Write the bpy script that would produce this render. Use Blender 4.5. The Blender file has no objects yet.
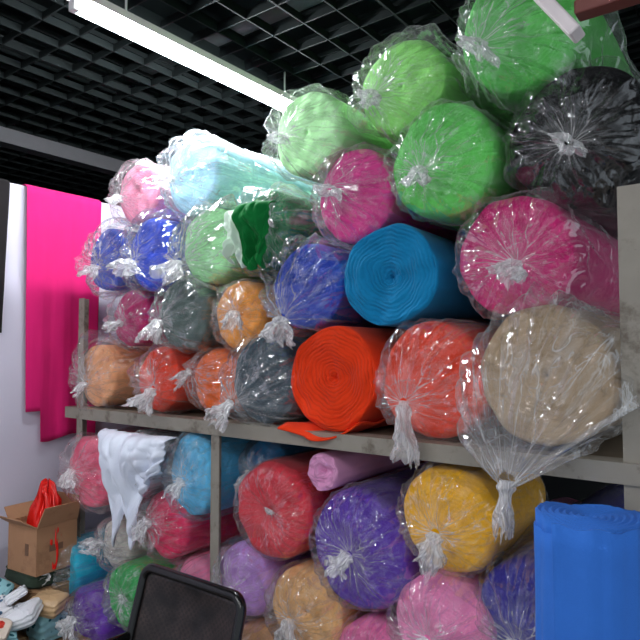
import bpy, bmesh, math, random
from mathutils import Vector, Euler, Matrix, noise
random.seed(7)
scene=bpy.context.scene
COL=bpy.context.collection
PI=math.pi

def lin(c):
    return tuple(((v/255)/12.92 if v/255<=.04045 else (((v/255)+.055)/1.055)**2.4) for v in c)+(1,)

# ---------------------------------------------------------------- materials
def newmat(name):
    m=bpy.data.materials.new(name); m.use_nodes=True
    nt=m.node_tree; nt.nodes.clear()
    out=nt.nodes.new("ShaderNodeOutputMaterial")
    return m,nt,out
def N(nt,t,**kw):
    n=nt.nodes.new(t)
    for k,v in kw.items(): setattr(n,k,v)
    return n
def math_(nt,op,a,b=None,c=None,clamp=False):
    n=N(nt,"ShaderNodeMath",operation=op); n.use_clamp=clamp
    for i,v in enumerate((a,b,c)):
        if v is None: continue
        if isinstance(v,(int,float)): n.inputs[i].default_value=v
        else: nt.links.new(v,n.inputs[i])
    return n.outputs[0]
def simple(name,rgb,rough=.6,metal=0,nscale=20,nvar=.12,bump=.1,emit=None,estr=0,rgb2=None,spec=.5):
    m,nt,out=newmat(name)
    b=N(nt,"ShaderNodeBsdfPrincipled")
    c=lin(rgb)
    tc=N(nt,"ShaderNodeTexCoord")
    no=N(nt,"ShaderNodeTexNoise"); no.inputs["Scale"].default_value=nscale; no.inputs["Detail"].default_value=5
    nt.links.new(tc.outputs["Object"],no.inputs["Vector"])
    mx=N(nt,"ShaderNodeMix",data_type='RGBA')
    mx.inputs[6].default_value=tuple(v*(1-nvar) for v in c[:3])+(1,)
    mx.inputs[7].default_value=tuple(min(1,v*(1+nvar)) for v in c[:3])+(1,)
    nt.links.new(no.outputs["Fac"],mx.inputs[0])
    col=mx.outputs[2]
    if rgb2:
        n2=N(nt,"ShaderNodeTexNoise"); n2.inputs["Scale"].default_value=9; n2.inputs["Detail"].default_value=8; n2.inputs["Roughness"].default_value=.7
        nt.links.new(tc.outputs["Object"],n2.inputs["Vector"])
        mr=N(nt,"ShaderNodeMapRange"); nt.links.new(n2.outputs["Fac"],mr.inputs[0]); mr.inputs[1].default_value=.52; mr.inputs[2].default_value=.64
        m3=N(nt,"ShaderNodeMix",data_type='RGBA'); nt.links.new(mr.outputs[0],m3.inputs[0]); nt.links.new(col,m3.inputs[6]); m3.inputs[7].default_value=lin(rgb2); col=m3.outputs[2]
    nt.links.new(col,b.inputs["Base Color"])
    b.inputs["Roughness"].default_value=rough; b.inputs["Metallic"].default_value=metal; b.inputs["Specular IOR Level"].default_value=spec
    bp=N(nt,"ShaderNodeBump"); bp.inputs["Strength"].default_value=bump; bp.inputs["Distance"].default_value=.01
    nt.links.new(no.outputs["Fac"],bp.inputs["Height"]); nt.links.new(bp.outputs[0],b.inputs["Normal"])
    if emit:
        b.inputs["Emission Color"].default_value=lin(emit); b.inputs["Emission Strength"].default_value=estr
    nt.links.new(b.outputs[0],out.inputs[0])
    return m

_fab={}
def fabric(rgb,layers=1.0):
    """layers: 0 plain cloth, 1 strongly visible wound layers on the end face"""
    key=(rgb,layers)
    if key in _fab: return _fab[key]
    m,nt,out=newmat("knit_fabric")
    c=lin(rgb)
    tc=N(nt,"ShaderNodeTexCoord"); sp=N(nt,"ShaderNodeSeparateXYZ")
    nt.links.new(tc.outputs["Object"],sp.inputs[0])
    no=N(nt,"ShaderNodeTexNoise"); no.inputs["Scale"].default_value=9; no.inputs["Detail"].default_value=4
    nt.links.new(tc.outputs["Object"],no.inputs["Vector"])
    fine=N(nt,"ShaderNodeTexNoise"); fine.inputs["Scale"].default_value=260; fine.inputs["Detail"].default_value=2
    nt.links.new(tc.outputs["Object"],fine.inputs["Vector"])
    h=math_(nt,'MULTIPLY',fine.outputs["Fac"],.5); dark=None
    if layers>0:
        x2=math_(nt,'MULTIPLY',sp.outputs[0],sp.outputs[0]); z2=math_(nt,'MULTIPLY',sp.outputs[2],sp.outputs[2])
        r=math_(nt,'SQRT',math_(nt,'ADD',x2,z2))
        ang=math_(nt,'DIVIDE',math_(nt,'ARCTAN2',sp.outputs[2],sp.outputs[0]),2*PI)
        v=math_(nt,'ADD',math_(nt,'MULTIPLY',r,86.0),ang)
        v=math_(nt,'ADD',v,math_(nt,'MULTIPLY',no.outputs["Fac"],5.0))
        fr=math_(nt,'FRACT',v)
        gro=math_(nt,'MULTIPLY',math_(nt,'ABSOLUTE',math_(nt,'SUBTRACT',fr,.5)),2.0)
        ir=N(nt,"ShaderNodeTexNoise"); ir.inputs["Scale"].default_value=22; ir.inputs["Detail"].default_value=2
        nt.links.new(tc.outputs["Object"],ir.inputs["Vector"])
        irr=N(nt,"ShaderNodeMapRange"); nt.links.new(ir.outputs["Fac"],irr.inputs[0]); irr.inputs[1].default_value=.35; irr.inputs[2].default_value=.65; irr.inputs[3].default_value=.3; irr.inputs[4].default_value=1.0
        ge=N(nt,"ShaderNodeNewGeometry"); vt=N(nt,"ShaderNodeVectorTransform",vector_type='NORMAL',convert_from='WORLD',convert_to='OBJECT')
        nt.links.new(ge.outputs["Normal"],vt.inputs[0]); s2=N(nt,"ShaderNodeSeparateXYZ"); nt.links.new(vt.outputs[0],s2.inputs[0])
        face=N(nt,"ShaderNodeMapRange"); nt.links.new(math_(nt,'ABSOLUTE',s2.outputs[1]),face.inputs[0]); face.inputs[1].default_value=.5; face.inputs[2].default_value=.85
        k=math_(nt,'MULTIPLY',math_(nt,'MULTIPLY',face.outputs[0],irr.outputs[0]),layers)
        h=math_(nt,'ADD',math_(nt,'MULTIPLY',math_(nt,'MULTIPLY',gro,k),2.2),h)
        dark=math_(nt,'MULTIPLY',math_(nt,'POWER',math_(nt,'SUBTRACT',1.0,gro),2.5),math_(nt,'MULTIPLY',k,.40))  # shade in the grooves between wound layers, mixed into the colour
    mx=N(nt,"ShaderNodeMix",data_type='RGBA')
    mx.inputs[6].default_value=tuple(v_*.86 for v_ in c[:3])+(1,); mx.inputs[7].default_value=tuple(min(1,v_*1.10) for v_ in c[:3])+(1,)
    nt.links.new(no.outputs["Fac"],mx.inputs[0])
    col=mx.outputs[2]
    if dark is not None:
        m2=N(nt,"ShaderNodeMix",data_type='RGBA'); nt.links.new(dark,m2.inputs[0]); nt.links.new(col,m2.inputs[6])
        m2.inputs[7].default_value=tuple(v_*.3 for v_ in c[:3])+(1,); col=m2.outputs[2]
    b=N(nt,"ShaderNodeBsdfPrincipled"); nt.links.new(col,b.inputs["Base Color"])
    b.inputs["Roughness"].default_value=.85; b.inputs["Specular IOR Level"].default_value=.2
    b.inputs["Sheen Weight"].default_value=.05
    bp=N(nt,"ShaderNodeBump"); bp.inputs["Strength"].default_value=.7; bp.inputs["Distance"].default_value=.0025
    nt.links.new(h,bp.inputs["Height"]); nt.links.new(bp.outputs[0],b.inputs["Normal"])
    nt.links.new(b.outputs[0],out.inputs[0])
    _fab[key]=m; return m

def film(name,base=.012,streakamt=.24,lineamt=.26,rough=.11,hazemul=.24,gcap=.26,facing=.28,su=17):
    m,nt,out=newmat(name)
    uv=N(nt,"ShaderNodeUVMap"); uv.uv_map="UVMap"
    mp=N(nt,"ShaderNodeMapping"); mp.inputs["Scale"].default_value=(su,1.2,1); nt.links.new(uv.outputs[0],mp.inputs[0])
    st=N(nt,"ShaderNodeTexNoise"); st.inputs["Scale"].default_value=1; st.inputs["Detail"].default_value=2.2; st.inputs["Roughness"].default_value=.5; st.inputs["Distortion"].default_value=.6
    nt.links.new(mp.outputs[0],st.inputs["Vector"])
    tc=N(nt,"ShaderNodeTexCoord")
    cr=N(nt,"ShaderNodeTexNoise"); cr.inputs["Scale"].default_value=9; cr.inputs["Detail"].default_value=2.0; cr.inputs["Distortion"].default_value=1.2
    nt.links.new(tc.outputs["Object"],cr.inputs["Vector"])
    big=N(nt,"ShaderNodeTexNoise"); big.inputs["Scale"].default_value=6; big.inputs["Detail"].default_value=2
    nt.links.new(tc.outputs["Object"],big.inputs["Vector"])
    patch=N(nt,"ShaderNodeMapRange"); nt.links.new(big.outputs["Fac"],patch.inputs[0]); patch.inputs[1].default_value=.38; patch.inputs[2].default_value=.66
    def ln(src,k,c=.5):
        q=math_(nt,'SUBTRACT',1.0,math_(nt,'MULTIPLY',math_(nt,'ABSOLUTE',math_(nt,'SUBTRACT',src,c)),k),clamp=True)
        return math_(nt,'MULTIPLY',q,q)
    line=ln(cr.outputs["Fac"],34.0); line2=ln(st.outputs["Fac"],13.0)
    mr=N(nt,"ShaderNodeMapRange"); nt.links.new(st.outputs["Fac"],mr.inputs[0]); mr.inputs[1].default_value=.57; mr.inputs[2].default_value=.74
    at=N(nt,"ShaderNodeAttribute"); at.attribute_name="haze"
    lw=N(nt,"ShaderNodeLayerWeight"); lw.inputs[0].default_value=.5
    fac=math_(nt,'POWER',lw.outputs["Facing"],5.0)
    hz=at.outputs["Fac"]
    a=math_(nt,'MULTIPLY',mr.outputs[0],streakamt)
    a=math_(nt,'ADD',a,math_(nt,'MULTIPLY',line2,lineamt))
    a=math_(nt,'MULTIPLY',a,math_(nt,'ADD',.2,math_(nt,'MULTIPLY',patch.outputs[0],.8)))
    a=math_(nt,'ADD',a,math_(nt,'MULTIPLY',math_(nt,'MULTIPLY',line,lineamt*.9),patch.outputs[0]))
    a=math_(nt,'ADD',a,math_(nt,'MULTIPLY',line2,math_(nt,'MULTIPLY',hz,.6)))
    a=math_(nt,'ADD',a,math_(nt,'MULTIPLY',fac,facing))
    a=math_(nt,'ADD',a,math_(nt,'MULTIPLY',hz,hazemul))
    a=math_(nt,'ADD',a,base)
    a=math_(nt,'MINIMUM',a,.9)
    bh=math_(nt,'ADD',math_(nt,'MULTIPLY',st.outputs["Fac"],1.3),math_(nt,'MULTIPLY',cr.outputs["Fac"],1.3))
    bp=N(nt,"ShaderNodeBump"); bp.inputs["Strength"].default_value=.9; bp.inputs["Distance"].default_value=.022
    nt.links.new(bh,bp.inputs["Height"])
    tr=N(nt,"ShaderNodeBsdfTransparent"); tr.inputs[0].default_value=(.99,.99,.99,1)
    df=N(nt,"ShaderNodeBsdfDiffuse"); df.inputs[0].default_value=(.95,.95,.96,1)
    tl=N(nt,"ShaderNodeBsdfTranslucent"); tl.inputs[0].default_value=(.9,.9,.9,1)
    mxd=N(nt,"ShaderNodeMixShader"); mxd.inputs[0].default_value=.3; nt.links.new(df.outputs[0],mxd.inputs[1]); nt.links.new(tl.outputs[0],mxd.inputs[2])
    m1=N(nt,"ShaderNodeMixShader"); nt.links.new(a,m1.inputs[0]); nt.links.new(tr.outputs[0],m1.inputs[1]); nt.links.new(mxd.outputs[0],m1.inputs[2])
    gl=N(nt,"ShaderNodeBsdfGlossy"); gl.inputs["Roughness"].default_value=rough; nt.links.new(bp.outputs[0],gl.inputs["Normal"])
    fn=N(nt,"ShaderNodeFresnel"); fn.inputs[0].default_value=1.5; nt.links.new(bp.outputs[0],fn.inputs["Normal"])
    gf=math_(nt,'MINIMUM',math_(nt,'ADD',fn.outputs[0],.01),gcap)
    m2=N(nt,"ShaderNodeMixShader"); nt.links.new(gf,m2.inputs[0]); nt.links.new(m1.outputs[0],m2.inputs[1]); nt.links.new(gl.outputs[0],m2.inputs[2])
    nt.links.new(m2.outputs[0],out.inputs[0])
    return m
FILM=film("clear_plastic_film")
FILM_HAZY=film("hazy_plastic_film",base=.06,streakamt=.42,lineamt=.45)
FILM_KNOT=film("gathered_plastic_film",base=.12,streakamt=.5,lineamt=.4,hazemul=.45,su=22)
FILM_TIGHT=film("tight_plastic_film",base=.015,streakamt=.05,lineamt=.08,rough=.14)
FILM_DARK=film("glossy_film_on_black",base=.0,streakamt=.05,lineamt=.14,rough=.08,hazemul=.16,facing=.10,gcap=.14)

# ---------------------------------------------------------------- helpers
def mesh_obj(name,verts,faces,mat=None,smooth=True,parent=None,loc=(0,0,0),rot=(0,0,0)):
    me=bpy.data.meshes.new(name); me.from_pydata([tuple(v) for v in verts],[],faces); me.update()
    if mat: me.materials.append(mat)
    if smooth: me.polygons.foreach_set("use_smooth",[True]*len(me.polygons))
    o=bpy.data.objects.new(name,me); COL.objects.link(o)
    o.location=loc; o.rotation_euler=rot
    if parent: o.parent=parent
    return o
def empty(name,loc,label,cat,rot=(0,0,0),group=None):
    o=bpy.data.objects.new(name,None); o.empty_display_size=.05; COL.objects.link(o)
    o.location=loc; o.rotation_euler=rot; o["label"]=label; o["category"]=cat
    if group: o["group"]=group
    return o
def tag(o,label,cat,group=None):
    o["label"]=label; o["category"]=cat
    if group: o["group"]=group
    return o
def box_data(boxes):
    V=[];F=[]
    for (x0,x1,y0,y1,z0,z1) in boxes:
        b=len(V)
        V+=[(x0,y0,z0),(x1,y0,z0),(x1,y1,z0),(x0,y1,z0),(x0,y0,z1),(x1,y0,z1),(x1,y1,z1),(x0,y1,z1)]
        F+=[(b,b+3,b+2,b+1),(b+4,b+5,b+6,b+7),(b,b+1,b+5,b+4),(b+1,b+2,b+6,b+5),(b+2,b+3,b+7,b+6),(b+3,b,b+4,b+7)]
    return V,F
def boxes(name,bs,mat,parent=None,bevel=0,loc=(0,0,0),rot=(0,0,0)):
    V,F=box_data(bs); o=mesh_obj(name,V,F,mat,False,parent,loc,rot)
    if bevel:
        md=o.modifiers.new("bevel","BEVEL"); md.width=bevel; md.segments=2
    return o
def tube_path(name,pts,rad,mat,parent=None,cyclic=False,loc=(0,0,0),rot=(0,0,0),seg=10):
    n=len(pts); V=[];F=[]
    P=[Vector(p) for p in pts]
    for i in range(n):
        a=P[(i-1)%n] if (cyclic or i>0) else P[i]; b=P[(i+1)%n] if (cyclic or i<n-1) else P[i]
        t=(b-a).normalized()
        up=Vector((0,1,0)) if abs(t.y)<.8 else Vector((1,0,0))
        u=t.cross(up).normalized(); w=t.cross(u).normalized()
        for k in range(seg):
            an=2*PI*k/seg; V.append(P[i]+u*math.cos(an)*rad+w*math.sin(an)*rad)
    m=n if cyclic else n-1
    for i in range(m):
        for k in range(seg):
            j=(i+1)%n; F.append((i*seg+k,i*seg+(k+1)%seg,j*seg+(k+1)%seg,j*seg+k))
    if not cyclic:
        F.append(tuple(range(seg))[::-1]); F.append(tuple((n-1)*seg+k for k in range(seg)))
    return mesh_obj(name,V,F,mat,True,parent,loc,rot)
def nz(x,y,z): return noise.noise(Vector((x,y,z)))
def ridge(x,y,z): return 1-2*abs(noise.noise(Vector((x,y,z))))

# ---------------------------------------------------------------- fabric roll + bag
def rollrad(a,seed,R,sq):
    return R*(1+.075*nz(math.cos(a)*1.2,math.sin(a)*1.2,seed)+.03*nz(math.cos(a)*3,math.sin(a)*3,seed+1))
def make_roll_mesh(R,L,seed,sq,mat,parent,wrapped):
    NA=96; V=[];F=[]; rings=[]
    prof=[(1.0,L*(1-i/9)) for i in range(9)]
    fil=.022 if wrapped else .014
    for i in range(7):
        b=PI/2*i/6; prof.append((1-fil/R*(1-math.cos(b)),fil*(1-math.sin(b))))
    f0=1-fil/R
    dish=.004 if wrapped else .022
    nf=11 if wrapped else 26
    for i in range(1,nf):
        t=i/nf; prof.append((f0*(1-t)+.045*t, dish*t*t))
    prof+=[(.035,dish+.004),(.02,dish+.03)]
    amp=.012 if wrapped else .018
    for (f,y) in prof:
        idx=[]
        for k in range(NA):
            a=2*PI*k/NA; c,s=math.cos(a),math.sin(a); r=rollrad(a,seed,R,sq)*f
            yy=y+ (amp*nz(c*2.5*f,s*2.5*f,seed+4) if f<.97 and f>.03 else 0)
            if not wrapped and .05<f<.97:
                ph=f*R*86+a/(2*PI); turn=math.floor(ph)
                yy+=.006*nz(turn*1.7,seed,c*.8+s*.6)
            if not wrapped and f<.25: yy+=.012*ridge(c*1.5+f*6,s*1.5,seed+8)*(1-f/.25)
            if f==1.0: r*=1+.015*nz(a*2,y*6,seed+9)
            idx.append(len(V)); V.append((r*c*sq,yy,r*s/sq))
        rings.append(idx)
    for A,B in zip(rings,rings[1:]):
        for k in range(NA): F.append((A[k],A[(k+1)%NA],B[(k+1)%NA],B[k]))
    F.append(tuple(rings[-1])); F.append(tuple(rings[0])[::-1])
    return mesh_obj("wound_fabric",V,F,mat,True,parent)
def setattrs(o,UV,HZ):
    me=o.data; uvl=me.uv_layers.new(name="UVMap"); at=me.attributes.new("haze",'FLOAT','POINT')
    at.data.foreach_set("value",HZ)
    for l in me.loops: uvl.data[l.index].uv=UV[l.vertex_index]
def make_bag(R,L,seed,sq,parent,kx,kz,p=.06,bag=.03,tail=(0,-1,-.25),tl=.07,tr=.05,mat=None,pw=.75,hazek=1.0,rk=.011,sag=0,puff=0):
    """film sleeve round the roll, pleats drawn in to a knot, ruffled end beyond the knot"""
    NA=192; V=[];F=[];UV=[];HZ=[]; rings=[]
    mat=mat or FILM
    def add(fn,v):
        idx=[]
        for k in range(NA+1):
            a=-PI/2+2*PI*(k%NA)/NA
            P,h=fn(a); idx.append(len(V)); V.append(P); UV.append((k/NA,v)); HZ.append(h)
        rings.append(idx)
    def loose(a,y):
        c,s=math.cos(a),math.sin(a)
        w=.6*ridge(c*2.2,s*2.2,seed+y*3)+.3*ridge(c*5,s*5,seed+3+y*5)
        lump=max(0,nz(c*1.8+5,s*1.8,seed+11+y*3))*2.4
        fin=max(0,ridge(c*2.6+2,s*2.6,seed+15+y*4)-.6)*2.2
        near=max(0,1-y*4)
        return 1.006+bag*(.30*w+1.0*lump+.8*fin*(.3+near))+ (sag*max(0,-s)**2)+puff*max(0,1-y*6)*(0.5+.5*nz(c*2,s*2,seed+20))
    ys=[L*.97,L*.8,L*.62,L*.48,L*.38,L*.3,L*.26,L*.22,L*.19,L*.165,L*.14,L*.118,L*.097,L*.077,L*.058,L*.04,L*.022,L*.008]
    for j,y in enumerate(ys):
        def f(a,y=y):
            c,s=math.cos(a),math.sin(a)
            r=rollrad(a,seed,R,sq)*max(1.010,loose(a,y)); r+=.004*ridge(c*4,s*4,y*22+seed)*(1 if y<.4 else 0)
            return (r*c*sq,y+.01*nz(c*4,s*4,seed+y*5),r*s/sq),0.0
        add(f,(1-y/L)*2.0)
    NC=34
    for i in range(1,NC+1):
        t=i/NC
        def f(a,t=t):
            c,s=math.cos(a),math.sin(a)
            r0=rollrad(a,seed,R,sq)*max(1.010,loose(a,0))
            wob=a+.28*nz(c*1.5,s*1.5,seed+t*2)*t
            cw,sw=math.cos(wob),math.sin(wob)
            rr=r0*(1-t)**.97*(1-.03*math.sin(PI*t))+rk*t
            fold=.68*ridge(cw*2.4,sw*2.4,seed+t*.9)+.38*ridge(cw*6,sw*6,seed+2+t*1.1)+.14*ridge(cw*13,sw*13,seed+5+t*1.3)
            env=math.sin(PI*min(1,t*1.02))**.8
            rr*=1+.05*fold*env
            x=rr*c*sq+kx*t**1.1; z=rr*s/sq+kz*t**1.1
            crump=.018*ridge(x*11,z*11,seed+50)+.005*ridge(x*28,z*28,seed+52)
            rd=.018*min(1,t*8)**.5
            yy=.010-rd-p*t**pw-.030*(R/.15)*max(-.5,fold)*env*(1-.35*t)-crump*env
            return (x,(min(-.006,yy) if t>.12 else yy),z),hazek*(t**4*.9)
        add(f,2+t)
    for A,B in zip(rings,rings[1:]):
        for k in range(NA): F.append((A[k],B[k],B[k+1],A[k+1]))
    o=mesh_obj("plastic_bag",V,F,mat,True,parent); setattrs(o,UV,HZ)
    V2=[];F2=[];UV2=[];HZ2=[];rings=[]
    rs=random.Random(int(seed*1000))
    droop=rs.uniform(.15,1.0); side=rs.uniform(-.7,.7); tl*=rs.uniform(.75,1.25); flat=rs.uniform(.35,.8)
    d0=(Vector(tail)+Vector((side*.6,0,0))).normalized()
    K=Vector((kx,-.006-p,kz))
    NT=20; NB=110
    for i in range(NT+1):
        t=i/NT
        d=(d0+Vector((side*.4*t,0,-droop*t))).normalized()
        u=d.cross(Vector((.3,.1,1))).normalized(); w=d.cross(u).normalized()
        idx=[]
        for k in range(NB+1):
            a=2*PI*(k%NB)/NB; c,s=math.cos(a),math.sin(a)
            band=.009*math.exp(-((t-.16)/.08)**2)
            cr=.6*ridge(c*2.4+2,s*2.4,seed+30+t*3)+.4*ridge(c*6,s*6,seed+33+t*4)
            rf=rk*(1-.4*min(1,t*4))+band*(1+.3*cr)+(tr-rk)*max(0,t-.12)**.7*(1-.35*t*t)*(.55+.7*cr*(.3+t))*(.7+.9*nz(c*1.1,s*1.1,seed+37))
            ln=tl*t*(.85+.55*nz(c*1.5,s*1.5,seed+44)+.12*cr*t)
            P=K+d*ln+u*rf*c*1.15+w*rf*s*flat
            P+=Vector((.02*nz(t*3+c,seed,1),.01*nz(c*2,s*2,t*3),.02*nz(t*3,seed+s,5)))*t
            idx.append(len(V2)); V2.append(P); UV2.append((k/NB*.6,3+t*.8)); HZ2.append(.9-.6*t)
        rings.append(idx)
    for A,B in zip(rings,rings[1:]):
        for k in range(NB): F2.append((A[k],B[k],B[k+1],A[k+1]))
    o2=mesh_obj("tied_knot",V2,F2,FILM_KNOT,True,o); setattrs(o2,UV2,HZ2)
    return o

def fabric_roll(label,rgb,x,z,R,y=0,L=1.05,knot=None,group=None,sq=1.0,yaw=None,pitch=0,**kw):
    seed=random.uniform(0,90)
    yaw=random.uniform(-.03,.03) if yaw is None else yaw
    e=empty("fabric_roll",(x,y,z),label,"fabric roll",(pitch,0,yaw),group)
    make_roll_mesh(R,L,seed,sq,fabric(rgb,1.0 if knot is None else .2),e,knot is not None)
    if knot is not None: make_bag(R,L,seed,sq,e,knot[0],knot[1],**kw)
    return e

GU="fabric rolls stacked on the upper shelf"; GL="fabric rolls stacked on the lower shelf"
# ---- upper stack, first layer
fabric_roll("peach knit fabric roll in loose clear bag by the post",(250,176,126),-2.31,1.395,.130,-.01,knot=(.03,-.03),group=GU,bag=.26,p=.05,sag=.08)
fabric_roll("red-orange fabric roll in knotted plastic bag",(228,58,26),-1.92,1.388,.122,0,knot=(.07,-.03),group=GU,bag=.16,tl=.09,tr=.07,tail=(.1,-1,-.8))
fabric_roll("bright orange fabric roll between two bagged rolls",(250,106,26),-1.655,1.385,.119,.05,knot=(-.05,.04),group=GU,bag=.06)
fabric_roll("slate grey fabric roll in baggy clear plastic",(62,78,88),-1.375,1.402,.142,0,knot=(-.06,-.07),group=GU,bag=.16,tl=.10,tr=.08,tail=(-.5,-1,-.5),p=.07,sag=.06)
orange=fabric_roll("unwrapped orange-red knit roll with loose end hanging",(240,62,18),-1.085,1.418,.157,-.02,group=GU,yaw=.02)
fabric_roll("coral red fabric roll in bag knotted low down",(230,66,36),-.765,1.418,.158,0,knot=(-.045,-.055),group=GU,bag=.08,tl=.13,tr=.065,tail=(.1,-.5,-1),p=.06)
fabric_roll("taupe brown fabric roll in big loose bag drawn downwards",(172,148,116),-.458,1.440,.165,-.02,knot=(-.055,-.235),group=GU,bag=.16,tl=.10,tr=.045,tail=(-.1,-.15,-1),p=.10,pw=.5,hazek=.8,puff=.10,rk=.02,mat=FILM_HAZY)
# ---- second layer
fabric_roll("small magenta fabric roll in crinkled bag",(186,40,106),-2.125,1.628,.118,.02,knot=(.05,-.02),group=GU,bag=.12)
fabric_roll("grey-green fabric roll in clear bag with knot",(84,102,98),-1.78,1.635,.135,0,knot=(-.04,-.03),group=GU,bag=.11,tl=.09,tr=.06)
fabric_roll("amber orange fabric roll in clear bag",(240,156,64),-1.505,1.62,.118,.02,knot=(.05,0),group=GU,bag=.08)
fabric_roll("royal blue fabric roll in loose crinkled bag",(38,70,182),-1.195,1.70,.135,0,knot=(-.03,-.10),group=GU,bag=.22,tl=.11,tr=.08,tail=(0,-.8,-.7),p=.07)
fabric_roll("unwrapped teal blue knit fabric roll",(10,128,180),-.895,1.71,.148,-.01,group=GU,sq=1.02)
fabric_roll("large magenta fabric roll in clear bag",(206,34,116),-.535,1.735,.150,0,knot=(.03,-.03),group=GU,bag=.11,p=.06,L=1.15)
# ---- third layer
fabric_roll("blue fabric roll in crumpled bag beside the post",(56,86,200),-2.27,1.88,.130,0,knot=(.05,-.04),group=GU,bag=.20,p=.06,mat=FILM_HAZY)
fabric_roll("deep blue fabric roll in crumpled clear bag",(42,74,204),-1.965,1.88,.142,0,knot=(-.02,-.04),group=GU,bag=.17,p=.06,tl=.09,tr=.07)
fabric_roll("pale green fabric roll in milky loose bag",(160,230,160),-1.665,1.885,.138,.02,knot=(-.04,-.07),group=GU,bag=.26,p=.09,mat=FILM_HAZY,tl=.12,tr=.09,tail=(-.2,-1,-.6),sag=.1)
dg=fabric_roll("dark green fabric roll in torn-open clear bag",(6,92,52),-1.395,1.90,.135,.03,knot=(.06,.02),group=GU,bag=.18,p=.05,sag=.05,pw=.6)
fabric_roll("magenta fabric roll under green rolls in clear bag",(212,50,136),-1.025,1.965,.140,.02,knot=(-.05,.02),group=GU,bag=.13,p=.05,L=1.15)
fabric_roll("grass green fabric roll in tight clear bag",(92,202,84),-.72,2.005,.152,-.02,knot=(-.03,-.035),group=GU,bag=.08,p=.05,L=1.15)
fabric_roll("black fabric roll in glossy clear bag",(10,10,12),-.385,2.005,.162,.0,knot=(.01,-.04),group=GU,bag=.09,p=.07,L=1.15,tl=.08,tr=.06,mat=FILM_DARK)
# ---- top layer
fabric_roll("soft pink fabric roll in bag atop the stack",(244,150,182),-2.06,2.135,.125,0,knot=(-.02,-.03),group=GU,bag=.12)
fabric_roll("pale sky blue fabric roll in bag under the lamp",(172,222,246),-1.735,2.150,.142,0,knot=(-.03,-.03),group=GU,bag=.13,L=1.25,mat=FILM_HAZY)
fabric_roll("light green fabric roll in bag under the lamp",(184,242,174),-1.195,2.19,.135,0,knot=(-.05,-.02),group=GU,bag=.12,L=1.1)
fabric_roll("fresh green fabric roll in clear bag atop stack",(138,216,108),-.87,2.265,.135,.03,knot=(-.06,-.03),group=GU,bag=.16,p=.05,L=1.1)
fabric_roll("big green fabric roll atop stack in knotted bag",(84,188,80),-.50,2.30,.158,-.02,knot=(-.08,-.05),group=GU,bag=.15,p=.07,L=1.1,tl=.1,tr=.07)

# ---- lower shelf
fabric_roll("rose pink fabric roll in bag beside the post",(240,92,128),-2.29,1.00,.145,-.05,knot=(-.03,.01),group=GL,bag=.12,p=.04)
lw=fabric_roll("white fabric roll in bulky bag with cloth ends hanging out",(236,240,252),-2.00,1.05,.115,-.05,knot=(.05,.02),group=GL,bag=.14,p=.03,mat=FILM_HAZY)
fabric_roll("hot pink fabric roll in crinkled bag",(238,44,98),-1.84,.86,.125,-.02,knot=(0,.03),group=GL,bag=.13,L=.9)
fabric_roll("sky blue fabric roll in tightly gathered bag",(96,196,240),-1.70,1.06,.130,-.02,knot=(.03,-.01),group=GL,bag=.07,sq=.90,p=.05)
fabric_roll("dark teal fabric roll deep in the shelf",(24,114,164),-1.47,1.085,.10,.12,knot=(0,0),group=GL,bag=.06)
fabric_roll("red fabric roll in smooth tight plastic",(220,50,66),-1.325,.99,.152,-.01,knot=(0,0),group=GL,bag=.01,p=.004,tl=.006,tr=.015,mat=FILM_TIGHT,hazek=.1)
fabric_roll("small lilac pink unwrapped fabric roll",(232,164,206),-1.12,1.135,.056,-.02,group=GL,L=.7)
fabric_roll("deep purple fabric roll in bag with centre knot",(92,50,170),-.99,.93,.168,-.01,knot=(0,0),group=GL,bag=.05,p=.045)
fabric_roll("golden yellow fabric roll in knotted bag",(255,184,10),-.708,1.062,.135,-.02,knot=(-.01,-.02),group=GL,bag=.07,p=.05,tl=.13,tr=.05,tail=(.1,-.5,-1),L=.38)
fabric_roll("indigo fabric roll in bag beside upright blue roll",(54,48,150),-.50,.86,.140,0,knot=(-.02,-.04),group=GL,bag=.12,p=.05)
fabric_roll("turquoise fabric roll near the partition wall",(20,176,208),-2.38,.61,.115,-.10,knot=(.03,.02),group=GL,bag=.06)
fabric_roll("cream fabric roll in cloudy white bag",(216,210,200),-2.17,.72,.095,0,knot=(.02,.03),group=GL,bag=.18,mat=FILM_HAZY,tl=.07,tr=.06,tail=(0,-1,.2))
fabric_roll("emerald green fabric roll beneath pink roll",(20,164,70),-1.95,.60,.122,-.10,knot=(0,0),group=GL,bag=.05,p=.01,tl=.01,tr=.02)
fabric_roll("pale pink fabric roll in crinkled bag",(244,136,176),-1.725,.66,.092,.02,knot=(0,.02),group=GL,bag=.12)
fabric_roll("lilac fabric roll in clear bag",(198,148,224),-1.46,.735,.120,0,knot=(.02,0),group=GL,bag=.08)
fabric_roll("tan peach fabric roll with big pleated knot",(242,186,120),-1.20,.700,.138,0,knot=(0,0),group=GL,bag=.08,tl=.1,tr=.06,tail=(0,-1,-.7))
fabric_roll("candy pink fabric roll in tightly pleated bag",(248,140,190),-.735,.78,.140,-.02,knot=(0,0),group=GL,bag=.05,tl=.09,tr=.04,tail=(0,-.6,-1))
fabric_roll("rose pink fabric roll beneath purple roll",(238,110,168),-.95,.60,.140,0,knot=(0,0),group=GL,bag=.05)
fabric_roll("denim blue fabric roll near the partition wall",(78,134,214),-2.38,.37,.115,-.08,knot=(.02,.02),group=GL,bag=.10)
fabric_roll("violet fabric roll low in the stack",(106,44,176),-2.17,.46,.125,-.12,knot=(.02,.04),group=GL,bag=.06)
fabric_roll("navy fabric roll low in the stack",(36,42,84),-1.92,.34,.115,0,knot=(0,0),group=GL,bag=.05)
fabric_roll("beige fabric roll low in the stack",(224,168,118),-1.40,.49,.118,0,knot=(0,0),group=GL,bag=.05)
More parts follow.
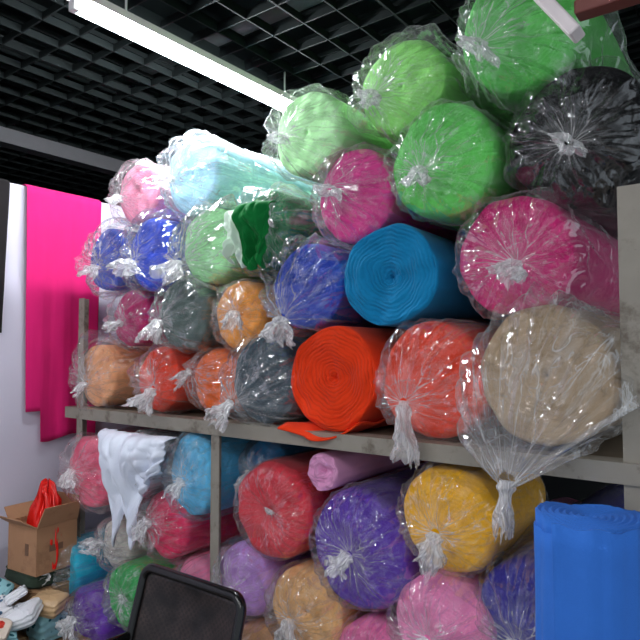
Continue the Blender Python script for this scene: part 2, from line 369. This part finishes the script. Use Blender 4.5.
for (x,z,R,c,l) in [(-1.65,.43,.13,(120,120,130),"grey fabric roll low in the stack"),(-1.15,.36,.13,(60,60,70),"charcoal fabric roll at the stack base"),
     (-.84,.33,.13,(180,60,60),"red fabric roll at the stack base"),(-.52,.34,.14,(70,70,140),"blue fabric roll at the stack base"),(-.60,.555,.085,(200,200,210),"slim white fabric roll low in the stack")]:
    fabric_roll(l,c,x,z,R,.05,knot=(0,0),group=GL,bag=.03)

# loose end of the orange roll
V=[];F=[];nu,nv=30,18
for i in range(nu):
    for j in range(nv):
        s=i/(nu-1)
        y=-.01+j/(nv-1)*.55
        a=-PI*.30-s*PI*.42
        if s<.75: r=.166; px=r*math.cos(a); pz=r*math.sin(a)
        else: 
            r=.166; px=r*math.cos(-PI*.30-.75*PI*.42)-(s-.75)*.36; pz=r*math.sin(-PI*.30-.75*PI*.42)+.0+(s-.75)*.02
        V.append((px,y-.065*s+.02*math.sin(s*9+j*.5)*s,pz+.006*math.sin(j*1.3+s*5)-.020*max(0,1-j/2)*math.sin(s*PI)))
for i in range(nu-1):
    for j in range(nv-1): F.append((i*nv+j,(i+1)*nv+j,(i+1)*nv+j+1,i*nv+j+1))
o=mesh_obj("loose_end",V,F,fabric((240,62,18),0),True,orange)
md=o.modifiers.new("s","SOLIDIFY"); md.thickness=.006

def drape(name,parent,w,h,rgb,loc,hemf,amp,top_back=.05,seed=0,rot=(0,0,0),bulge=.05,ff=4,taper=.18):
    V=[];F=[];nu,nv=100,54
    for i in range(nu):
        u=i/(nu-1)
        hh=h*hemf(u)
        for j in range(nv):
            v=j/(nv-1)
            x=(u-.5)*w*(1-taper*v)+.02*nz(v*3,u*2,seed+3)*v
            y=-bulge*math.sin(PI*u)*math.sin(PI*min(1,v*1.4+.1))+amp*(1.2*nz(u*ff,v*.9,seed)+.7*ridge(u*ff*1.5,v*2.0,seed+6)+.45*ridge(u*ff*2,v*5,seed+9))*(.45+.8*v)
            z=-hh*v
            if v<.15: y+=top_back*(1-v/.15)**2; z=-hh*.15+hh*.15*math.sin((1-v/.15)*PI/2)
            V.append((x,y,z))
    for i in range(nu-1):
        for j in range(nv-1): F.append((i*nv+j,i*nv+j+1,(i+1)*nv+j+1,(i+1)*nv+j))
    o=mesh_obj(name,V,F,fabric(rgb,0),True,parent,loc,rot)
    md=o.modifiers.new("s","SOLIDIFY"); md.thickness=.004
    return o
def hem(pts):
    def f(u):
        for (a,b),(c,d) in zip(pts,pts[1:]):
            if a<=u<=c:
                q=(u-a)/(c-a); q=q*q*(3-2*q)*.5+q*.5
                return b+(d-b)*q
        return pts[-1][1]
    return f
drape("hanging_cloth_end",lw,.42,.43,(230,236,255),(.075,-.085,.145),hem([(0,.50),(.17,1.0),(.32,.66),(.46,1.0),(.62,.55),(.78,.46),(1,.30)]),.034,seed=3,taper=.24)
drape("spilling_cloth",dg,.125,.215,(2,112,48),(.075,-.155,.065),hem([(0,.80),(.3,1.0),(.6,.85),(.85,1.0),(1,.7)]),.034,top_back=.04,seed=12,bulge=.05,ff=2.6,taper=.05)
drape("spilling_lining",dg,.10,.20,(226,244,228),(-.03,-.12,.065),hem([(0,.9),(.4,.7),(.7,1.0),(1,.8)]),.03,top_back=.04,seed=21,bulge=.02,ff=2.6)

# ---------------------------------------------------------------- shelf rack
metal=simple("worn_painted_steel",(142,136,124),.55,.0,14,.18,.15,rgb2=(96,85,72))
rack=empty("storage_rack",(-1.35,0,0),"grey steel shelf rack loaded with fabric rolls","shelf rack")
def rx(x): return x+1.35
def post(x,y,h,wd=.05):
    boxes("post",[(rx(x)-wd/2,rx(x)+wd/2,y,y+.004,0,h),(rx(x)-wd/2,rx(x)-wd/2+.004,y+.003,y+.045,0,h)],metal,rack)
post(-2.385,-.035,1.72,.04); post(-1.56,-.035,1.215,.04); post(-.262,-.035,1.86,.055)
post(-2.455,1.0,1.72,.045); post(-.262,1.0,1.86,.055)
boxes("shelf_beam",[(rx(-2.48),rx(-.235),-.045,-.036,1.212,1.258),(rx(-2.48),rx(-.235),-.037,.02,1.252,1.258)],metal,rack)
boxes("shelf_board",[(rx(-2.47),rx(-.24),.0,1.1,1.236,1.250)],simple("shelf_board_wood",(112,98,80),.8),rack,.002)
boxes("shelf_beam",[(rx(-2.48),rx(-.235),-.036,-.03,.165,.205)],metal,rack,.001)
boxes("shelf_board",[(rx(-2.47),rx(-.24),-.025,1.1,.19,.205)],simple("shelf_board_wood",(112,98,80),.8),rack,.002)

# ---------------------------------------------------------------- upright blue roll
BL=(52,114,206)
e=empty("fabric_roll",(-.330,-.16,0),"upright bright blue unwrapped fabric roll standing on floor","fabric roll")
V=[];F=[];NA=140;NZ=50;H=1.168
def brad(a,z): 
    c,s=math.cos(a),math.sin(a)
    return .100*(1+.02*nz(c*2,s*2,z*3))+.004*ridge(c*2.5,s*2.5+z*.5,3.3)+.003*ridge(c*6,s*6+z*.6,7)
def top(a): return .006*math.sin(a*2+1)+.002*math.sin(a*5)
rings=[]
for j in range(NZ+1):
    z=H*j/NZ; idx=[]
    for k in range(NA):
        a=2*PI*k/NA; r=brad(a,z); zz=z+(top(a) if j==NZ else 0)
        idx.append(len(V)); V.append((r*math.cos(a),r*math.sin(a),zz))
    rings.append(idx)
for q in range(1,50):
    t=q/50; idx=[]
    for k in range(NA):
        a=2*PI*k/NA; r=brad(a,H)*(1-t); ph=(r*75+a/(2*PI))%1
        idx.append(len(V)); V.append((r*math.cos(a),r*math.sin(a),H-.004-.006*t+top(a)*(1-t)+.012*abs(ph-.5)))
    rings.append(idx)
for A,B in zip(rings,rings[1:]):
    for k in range(NA): F.append((A[k],A[(k+1)%NA],B[(k+1)%NA],B[k]))
F.append(tuple(rings[-1])); F.append(tuple(rings[0])[::-1])
mesh_obj("wound_fabric",V,F,fabric(BL,0),True,e)
for (a0,a1,off,dz,sd) in [(-PI*.62,-PI*.62+1.5,.005,.004,1),(-PI*.95,-PI*.45,.003,-.016,4)]:
    V=[];F=[]
    for i in range(24):
        a=a0+i/23*(a1-a0)
        for j in range(30):
            z=.01+(H-.02+dz+.003*math.sin(i*.6+sd))*j/29; r=brad(a,z)+off+.005*(i==0)+.0015*nz(i*.4,j*.3,sd); V.append((r*math.cos(a),r*math.sin(a),z))
    for i in range(23):
        for j in range(29): F.append((i*30+j,(i+1)*30+j,(i+1)*30+j+1,i*30+j+1))
    o=mesh_obj("outer_flap",V,F,fabric(BL,0),True,e); md=o.modifiers.new("s","SOLIDIFY"); md.thickness=.004

# ---------------------------------------------------------------- room
wallm=simple("white_plaster",(200,197,212),.85,0,6,.05,.05)
dark=simple("dark_room_paint",(26,30,32),.9,0,4,.1,.05)
def structure(o): o["kind"]="structure"; return o
structure(boxes("wall_left",[(-2.69,-2.63,-4.2,1.7,0,2.216)],wallm))
structure(boxes("wall_back",[(-6.5,1.4,1.72,1.8,0,3.2)],simple("grey_back_wall",(40,42,44),.9)))
structure(boxes("wall_far",[(-6.6,-6.5,-4.2,1.8,0,3.2)],dark))
structure(boxes("floor",[(-6.6,1.6,-4.4,1.8,-.05,0)],simple("grey_concrete_floor",(120,116,110),.7,0,3,.15,.05)))
structure(boxes("ceiling",[(-6.6,1.6,-4.4,1.8,3.22,3.3)],simple("teal_black_ceiling",(10,17,17),.95,0,4,.3,.05,spec=.1)))
bs=[]
def bars(sp,w,z0,z1,ox,oy):
    x=-6.4+ox
    while x<1.5: bs.append((x-w/2,x+w/2,-4.2,1.7,z0,z1)); x+=sp
    y=-4.2+oy
    while y<1.7: bs.append((-6.4,1.5,y-w/2,y+w/2,z0+.001,z1-.001)); y+=sp
bars(.155,.006,2.75,2.78,0,0)
bars(.155,.005,2.83,2.85,.077,.077)
g=boxes("trim_1",bs,simple("dark_grid_plastic",(9,15,15),.75,0,10,.3,.05,spec=.15)); structure(g)
structure(boxes("trim_2",[(-3.36,-3.27,-2.0,1.7,2.60,2.68)],simple("grey_duct",(66,65,68),.7)))
pipe=simple("dull_pipe",(36,42,42),.7)
structure(tube_path("trim_3",[(-6.3,.55,3.05),(1.4,.55,3.05)],.05,pipe,seg=14))
structure(tube_path("trim_4",[(-1.0,-4.0,3.02),(-1.0,1.6,3.02)],.03,pipe,seg=12))
structure(tube_path("trim_5",[(-3.0,-4.0,3.02),(-3.0,1.6,3.02)],.06,pipe,seg=12))

# ---------------------------------------------------------------- lamps
white=simple("white_enamel",(225,215,215),.4)
glow=simple("lit_tube",(255,255,255),.3,emit=(244,250,255),estr=165)
glow2=simple("lit_tube_warm",(255,255,255),.3,emit=(250,250,255),estr=98)
capm=simple("lamp_cap",(200,200,200),.4)
def fixture(x,y0,y1,z,lab,tubemat,housemat,group=None):
    e=empty("tube_lamp",(x,(y0+y1)/2,z),lab,"lamp",group=group); h=(y1-y0)/2
    V=[];F=[]
    sec=[(-.03,.022),(-.022,.055),(.022,.055),(.03,.022)]
    for yy in (-h-.04,h+.04):
        for (a,b) in sec: V.append((a,yy,b))
    F=[(0,1,2,3)[::-1],(4,5,6,7),(0,1,5,4),(1,2,6,5),(2,3,7,6),(3,0,4,7)]
    mesh_obj("batten",V,F,housemat,False,e)
    for s in (-1,1):
        boxes("lamp_holder",[(-.014,.014,s*(h+.012)-.012,s*(h+.012)+.012,-.022,.026)],capm,e,.003)
    tube_path("glass_tube",[(0,-h+t*2*h/8,0) for t in range(9)],.022,tubemat,e,seg=20)
    for s in (-1,1):
        tube_path("hanger",[(0,s*h*.7,.055),(0,s*h*.7,.16)],.004,capm,e,seg=6)
    return e
fixture(-1.78,-.44,.76,2.60,"lit white tube lamp hanging under the grid ceiling",glow,white)
fixture(.15,-2.9,-1.7,2.62,"lit tube lamp near the shop front",glow2,white)
fixture(-.9,-3.0,-1.8,2.62,"unseen lit tube lamp added for highlights on the bags",glow2,white)  # extra lamp out of view, added to give the film more highlights
fixture(-1.9,-3.2,-2.0,2.62,"lit tube lamp beside the partition wall",glow2,white)
e=empty("ceiling_fitting",(-.27,-.30,2.12),"reddish brown hanging bar with white end bracket","ceiling fitting")
boxes("bar",[(-.03,.40,-.02,.02,.008,.035)],simple("red_brown_paint",(110,56,48),.5),e,.004)
boxes("end_bracket",[(-.012,.012,-.024,.024,-.03,.12)],white,e,.004,loc=(-.045,0,.0),rot=(0,-.6,0))
for xx in (.05,.3): tube_path("hanger",[(xx,0,.028),(xx,0,.635)],.004,capm,e,seg=6)

# ---------------------------------------------------------------- hanging fabric
def hang(name,y0,y1,ztop,zbot,x,folds,amp,rgb,seed,label,z_step=None):
    V=[];F=[];nu,nv=90,40
    for i in range(nu):
        u=i/(nu-1); y=y0+(y1-y0)*u
        for j in range(nv):
            v=j/(nv-1)
            zb=zbot+.012*math.sin(u*9+seed)
            if z_step and u<z_step[0]: zb=z_step[1]
            z=ztop+(zb-ztop)*v
            xx=x+amp*(.4+.6*v)*(math.sin(u*folds*2*PI+nz(u*2,v,seed)*2)+.5*ridge(u*7,v*.6,seed+3))+.003*nz(u*8,v*5,seed)
            yy=y-(y-(y0+y1)/2)*.08*v
            V.append((xx,yy,z))
    base=len(V)
    for i in range(nu): V.append((-2.62,y0+(y1-y0)*i/(nu-1),2.222))
    for i in range(nu): V.append((-2.70,y0+(y1-y0)*i/(nu-1),2.222))
    for i in range(nu): V.append((-2.702,y0+(y1-y0)*i/(nu-1),1.9))
    for i in range(nu-1):
        for j in range(nv-1): F.append((i*nv+j,i*nv+j+1,(i+1)*nv+j+1,(i+1)*nv+j))
        F.append((i*nv,(i+1)*nv,base+i+1,base+i))
        for q in range(2): F.append((base+q*nu+i,base+q*nu+i+1,base+(q+1)*nu+i+1,base+(q+1)*nu+i))
    o=mesh_obj(name,V,F,fabric(rgb,0)); md=o.modifiers.new("s","SOLIDIFY"); md.thickness=.003
    tag(o,label,"hanging cloth"); return o
hang("hanging_cloth",-.17,.19,2.205,1.11,-2.60,2.2,.006,(212,28,108),2,"hot pink cloth length draped over the partition wall",z_step=(.20,1.235))
hang("hanging_cloth",-.75,-.245,2.205,1.56,-2.60,3,.010,(26,22,24),5,"black cloth draped over the partition wall")

# ---------------------------------------------------------------- corner goods
wood=simple("pale_wood",(150,120,84),.7)
t=empty("low_table",(-2.36,-.30,0),"low wooden table holding carton and folded cloths","table")
boxes("table_top",[(-.24,.24,-.30,.24,.37,.40)],wood,t,.004)
for sx in (-1,1):
    for sy in (-.26,.20): boxes("leg",[(sx*.21-.02,sx*.21+.02,sy-.02,sy+.02,0,.37)],wood,t,.003)
def sl(name,x,y,z,w,d,h,mat,lab,cat,rot=(0,0,0),group=None,pil=.55,wr=.006,ex=.35):
    V=[];F=[];n=28;m=80; rings=[]
    for j in range(n+1):
        b=-PI/2+PI*j/n; idx=[]
        for k in range(m):
            a=2*PI*k/m; ca,sa=math.cos(a),math.sin(a); cb,sb=math.cos(b),math.sin(b)
            f=lambda q,e: math.copysign(abs(q)**e,q)
            px=w/2*f(ca,ex)*f(cb,ex*.85); py=d/2*f(sa,ex)*f(cb,ex*.85); pz=h/2*f(sb,pil)
            px*=1+.03*math.sin(pz/h*22); py*=1+.03*math.sin(pz/h*22)
            cz=wr*nz(px*12,py*12,z*5)+wr*.9*ridge(px*22+x*9,py*22,z)+wr*.5*ridge(px*50,py*50+x*7,z)
            idx.append(len(V)); V.append((px+wr*nz(px*9,py*9,z*9)+wr*.4*ridge(py*30,pz*30,x),py+wr*.4*ridge(px*30,pz*30,x),pz+h/2+cz*(.3+.7*(sb>0))))
        rings.append(idx)
    for A,B in zip(rings,rings[1:]):
        for k in range(m): F.append((A[k],A[(k+1)%m],B[(k+1)%m],B[k]))
    o=mesh_obj(name,V,F,mat,True,None,(x,y,z),rot); tag(o,lab,cat,group)
GF="folded cloths under the carton"
for (z,h,c,l,rz) in [(.40,.055,(70,70,64),"dark olive folded cloth beneath the carton",.1),(.454,.055,(214,190,156),"beige folded cloth beneath the carton",-.05),
    (.508,.065,(170,132,96),"tan folded cloth beneath the carton",.08),(.572,.06,(46,60,48),"dark green folded cloth directly under the carton",0)]:
    sl("folded_cloth",-2.44,-.16,z,.23,.21,h,fabric(c,0),l,"folded cloth",(0,0,rz),GF)
def printed(name,c1,c2,sc,p0,p1,rough=.35):
    m,nt,out=newmat(name); b=N(nt,"ShaderNodeBsdfPrincipled"); b.inputs["Roughness"].default_value=rough
    tc=N(nt,"ShaderNodeTexCoord"); vo=N(nt,"ShaderNodeTexVoronoi"); vo.inputs["Scale"].default_value=sc; nt.links.new(tc.outputs["Object"],vo.inputs["Vector"])
    cr=N(nt,"ShaderNodeValToRGB"); cr.color_ramp.elements[0].color=lin(c1); cr.color_ramp.elements[0].position=p0; cr.color_ramp.elements[1].color=lin(c2); cr.color_ramp.elements[1].position=p1
    nt.links.new(vo.outputs["Distance"],cr.inputs[0]); nt.links.new(cr.outputs[0],b.inputs["Base Color"])
    no=N(nt,"ShaderNodeTexNoise"); no.inputs["Scale"].default_value=30; nt.links.new(tc.outputs["Object"],no.inputs["Vector"])
    bp=N(nt,"ShaderNodeBump"); bp.inputs["Strength"].default_value=.5; bp.inputs["Distance"].default_value=.01; nt.links.new(no.outputs["Fac"],bp.inputs["Height"]); nt.links.new(bp.outputs[0],b.inputs["Normal"])
    nt.links.new(b.outputs[0],out.inputs[0]); return m
PR=[printed("printed_packet_blue",(60,90,120),(222,222,224),30,.26,.34,.2),printed("printed_packet_red",(200,56,40),(224,210,192),24,.26,.33,.2),
    simple("white_packet_film",(228,230,234),.15,0,30,.06,.4),printed("printed_packet_teal",(26,90,100),(140,190,196),34,.26,.34,.2),simple("teal_packet_film",(24,104,114),.2,0,30,.1,.4),
    simple("beige_packet_film",(206,172,130),.25,0,30,.1,.4),simple("pink_packet_film",(206,110,130),.2,0,30,.1,.4),simple("rust_packet_film",(190,64,40),.25,0,30,.1,.4)]
PK=[(-2.50,-.44,.402,.16,.12,.06,0,.3,(.1,.05)),(-2.33,-.42,.402,.16,.13,.065,2,-.4,(.0,.1)),(-2.19,-.42,.402,.12,.14,.06,4,.2,(.0,.0)),
    (-2.42,-.44,.465,.17,.12,.05,5,.9,(.15,-.1)),(-2.27,-.42,.465,.15,.12,.05,3,-.3,(-.1,.15)),(-2.52,-.40,.47,.12,.13,.06,1,.5,(.2,.1)),
    (-2.36,-.38,.520,.16,.12,.04,0,-.2,(.35,.1)),(-2.24,-.33,.51,.12,.12,.05,2,.7,(.2,-.3)),(-2.28,-.22,.402,.10,.12,.10,3,.1,(0,0)),(-2.27,-.22,.505,.11,.11,.06,5,.5,(.1,.1)),(-2.50,-.36,.535,.11,.09,.045,2,-.6,(.4,.1)),
    (-2.44,-.34,.572,.12,.09,.03,3,.4,(.6,.2)),(-2.32,-.31,.565,.13,.08,.03,2,-.5,(.5,-.3)),(-2.22,-.46,.52,.11,.09,.035,1,.9,(.4,.3)),(-2.40,-.45,.52,.12,.07,.025,7,.2,(.4,.1)),(-2.29,-.47,.515,.10,.08,.025,6,.6,(.4,.2))]
labs={0:"white packet with blue print in the heap",1:"beige packet with red print in the heap",2:"glossy white plastic packet of cloth in the heap",3:"teal patterned packet in the heap",4:"dark teal plastic packet at heap's edge",
      5:"beige wrapped cloth packet in the heap",6:"dusty pink plastic packet in the heap",7:"small rust red packet in the heap"}
for (x,y,z,w_,d_,h_,mi,rz,tilt) in PK:
    sl("cloth_packet",x,y,z,w_,d_,h_,PR[mi],labs[mi],"packet",(tilt[0],tilt[1],rz),"plastic packets heaped on the low table",.9,.007,.24)

card=simple("worn_brown_cardboard",(166,124,90),.85,0,8,.12,.08,rgb2=(146,106,76))
cb=empty("cardboard_box",(-2.41,-.17,.634),"open brown cardboard carton with red bag inside","box",(0,0,.10))
w,d,h,tk=.092,.09,.185,.005
boxes("carton_body",[(-w,w,-d,d,0,tk),(-w,w,-d,-d+tk,tk,h),(-w,w,d-tk,d,tk,h),(-w,-w+tk,-d+tk,d-tk,tk,h),(w-tk,w,-d+tk,d-tk,tk,h)],card,cb)
def flap(pts):
    V=[Vector(p) for p in pts]; nrm=(V[1]-V[0]).cross(V[2]-V[0]).normalized()*.004
    o=mesh_obj("flap",V+[v+nrm for v in V],[(0,1,2,3),(7,6,5,4),(0,4,5,1),(1,5,6,2),(2,6,7,3),(3,7,4,0)],card,False,cb)
flap([(-w,-d,h),(w,-d,h),(w-.01,-d-.06,h+.04),(-w+.01,-d-.06,h+.04)])
flap([(-w,-d,h),(-w,d,h),(-w-.05,d-.01,h+.045),(-w-.05,-d+.01,h+.045)])
flap([(w,-d,h),(w,d,h),(w+.03,d-.01,h+.075),(w+.03,-d+.01,h+.075)])
flap([(-w,d,h),(w,d,h),(w-.01,d+.015,h+.085),(-w+.01,d+.015,h+.085)])
boxes("printed_mark",[(.02,.042,-d-.0012,-d-.0002,.07,.115)],simple("box_print",(110,80,60),.8),cb)
boxes("printed_mark",[(w+.0002,w+.0012,-.035,.025,.08,.105)],simple("box_print",(110,80,60),.8),cb)
rb=empty("plastic_carrier_bag",(-2.40,-.17,.642),"crumpled red plastic bag standing in the carton","plastic bag")
redp=simple("red_plastic",(222,30,22),.25,0,30,.25,.5)
V=[];F=[];m=120;n=40;rings=[]
for j in range(n+1):
    t=j/n; idx=[]
    for k in range(m):
        a=2*PI*k/m;c,s=math.cos(a),math.sin(a)
        r=(.076*(1-t)**.3*(1-.25*t)+.004)*(.8+.5*ridge(c*2,s*2,t*2.5+3)*(.3+t)+.3*ridge(c*5,s*5,t*2+9)*(.3+t))
        spike=.10*max(0,ridge(c*3.2,s*3.2,4)-.45)*t*t
        idx.append(len(V)); V.append((r*c*1.05+.02*t*t,r*s*.8,.24*t**.9+.07*t*nz(c*2,s*2,2)+.03*t*ridge(c*6,s*6,2)+spike))
    rings.append(idx)
for A,B in zip(rings,rings[1:]):
    for k in range(m): F.append((A[k],A[(k+1)%m],B[(k+1)%m],B[k]))
mesh_obj("bag_body",V,F,redp,True,rb)
def strap(pts,wd):
    V=[];F=[]
    for i,p in enumerate(pts):
        q=i/(len(pts)-1); ww=wd*(1-.3*math.sin(q*PI))
        V+= [(p[0]-ww*.3,p[1]-ww,p[2]),(p[0]+.2*ww,p[1],p[2]+.006),(p[0]+ww*.3,p[1]+ww,p[2]-.002)]
    for i in range(len(pts)-1):
        for k in range(2): F.append((i*3+k,i*3+k+1,(i+1)*3+k+1,(i+1)*3+k))
    o=mesh_obj("bag_handle",V,F,redp,True,rb); md=o.modifiers.new("s","SOLIDIFY"); md.thickness=.002
strap([(-.02+.05*math.cos(PI-a_*PI/12)*.6,.01,.21+.12*math.sin(a_*PI/12)) for a_ in range(13)],.013)
strap([(.035+.04*math.cos(PI-a_*PI/12)*.7,-.02,.20+.09*math.sin(a_*PI/12)) for a_ in range(13)],.011)

# ---------------------------------------------------------------- chair
black=simple("black_tube_steel",(14,13,14),.22)
m,nt,out=newmat("black_woven_mesh"); b=N(nt,"ShaderNodeBsdfPrincipled"); b.inputs["Roughness"].default_value=.5
tc=N(nt,"ShaderNodeTexCoord"); ck=N(nt,"ShaderNodeTexChecker"); ck.inputs["Scale"].default_value=110; nt.links.new(tc.outputs["Object"],ck.inputs[0])
wn=N(nt,"ShaderNodeTexNoise"); wn.inputs["Scale"].default_value=16; wn.inputs["Detail"].default_value=5; nt.links.new(tc.outputs["Object"],wn.inputs[0])
wr_=N(nt,"ShaderNodeMapRange"); nt.links.new(wn.outputs["Fac"],wr_.inputs[0]); wr_.inputs[1].default_value=.35; wr_.inputs[2].default_value=.7
f_=math_(nt,'MULTIPLY',math_(nt,'ADD',.35,math_(nt,'MULTIPLY',ck.outputs["Fac"],.65)),wr_.outputs[0],clamp=True)
mx=N(nt,"ShaderNodeMix",data_type='RGBA'); mx.inputs[6].default_value=lin((14,11,11)); mx.inputs[7].default_value=lin((62,48,45)); nt.links.new(f_,mx.inputs[0]); nt.links.new(mx.outputs[2],b.inputs["Base Color"])
bp=N(nt,"ShaderNodeBump"); bp.inputs["Strength"].default_value=.6; bp.inputs["Distance"].default_value=.003
nt.links.new(ck.outputs["Fac"],bp.inputs["Height"]); nt.links.new(bp.outputs[0],b.inputs["Normal"])
nt.links.new(b.outputs[0],out.inputs[0]); MESHM=m
ch=empty("chair",(-1.335,-.45,0),"black metal chair with woven mesh backrest","chair",(0,0,.0))
def rr(w,h,r,z0,lean,n=6):
    pts=[]
    for (cx,cz,a0) in [(w-r,h-r,0),(-w+r,h-r,90),(-w+r,r,180),(w-r,r,270)]:
        for i in range(n+1):
            a=math.radians(a0+90*i/n); z=cz+r*math.sin(a); pts.append((cx+r*math.cos(a),.12*(z/h)*lean,z0+z))
    return pts
tube_path("back_frame",rr(.20,.42,.035,.44,1),.014,black,ch,cyclic=True)
V=[];F=[]
for i in range(33):
    for j in range(33):
        u=i/32*2-1;v=j/32
        z=.015+.392*v; sag=.028*(1-u*u)*(1-(2*v-1)**4)+.006*ridge(u*2,v*3,4)*(1-u*u)
        V.append((u*.192,.12*(z/.42)+sag,.44+z))
for i in range(32):
    for j in range(32): F.append((i*33+j,(i+1)*33+j,(i+1)*33+j+1,i*33+j+1))
o=mesh_obj("backrest",V,F,MESHM,True,ch); md=o.modifiers.new("s","SOLIDIFY"); md.thickness=.006
o=boxes("seat",[(-.20,.20,-.40,.0,.43,.47)],MESHM,ch,.015)
for sx in (-.19,.19):
    for sy in (-.38,-.01): tube_path("leg",[(sx,sy,.43),(sx*1.08,sy*1.05,0.0)],.012,black,ch)
    tube_path("armrest",[(sx*1.1,-.36,.45),(sx*1.2,-.36,.62),(sx*1.2,-.30,.66),(sx*1.2,-.08,.67),(sx*1.04,.06,.68)],.012,black,ch)

# ---------------------------------------------------------------- world light + camera
w=bpy.data.worlds.new("world"); scene.world=w; w.use_nodes=True
w.node_tree.nodes["Background"].inputs[0].default_value=(.80,.90,1.0,1); w.node_tree.nodes["Background"].inputs[1].default_value=.7
cam=bpy.data.cameras.new("camera"); co=bpy.data.objects.new("camera",cam); COL.objects.link(co)
co.location=(0,-1.5,1.5); co.rotation_euler=(math.radians(92.8),0,math.radians(37.2))
cam.sensor_width=36; cam.lens=615/640*36; cam.clip_start=.02
scene.camera=co
scene.view_settings.view_transform='Standard'
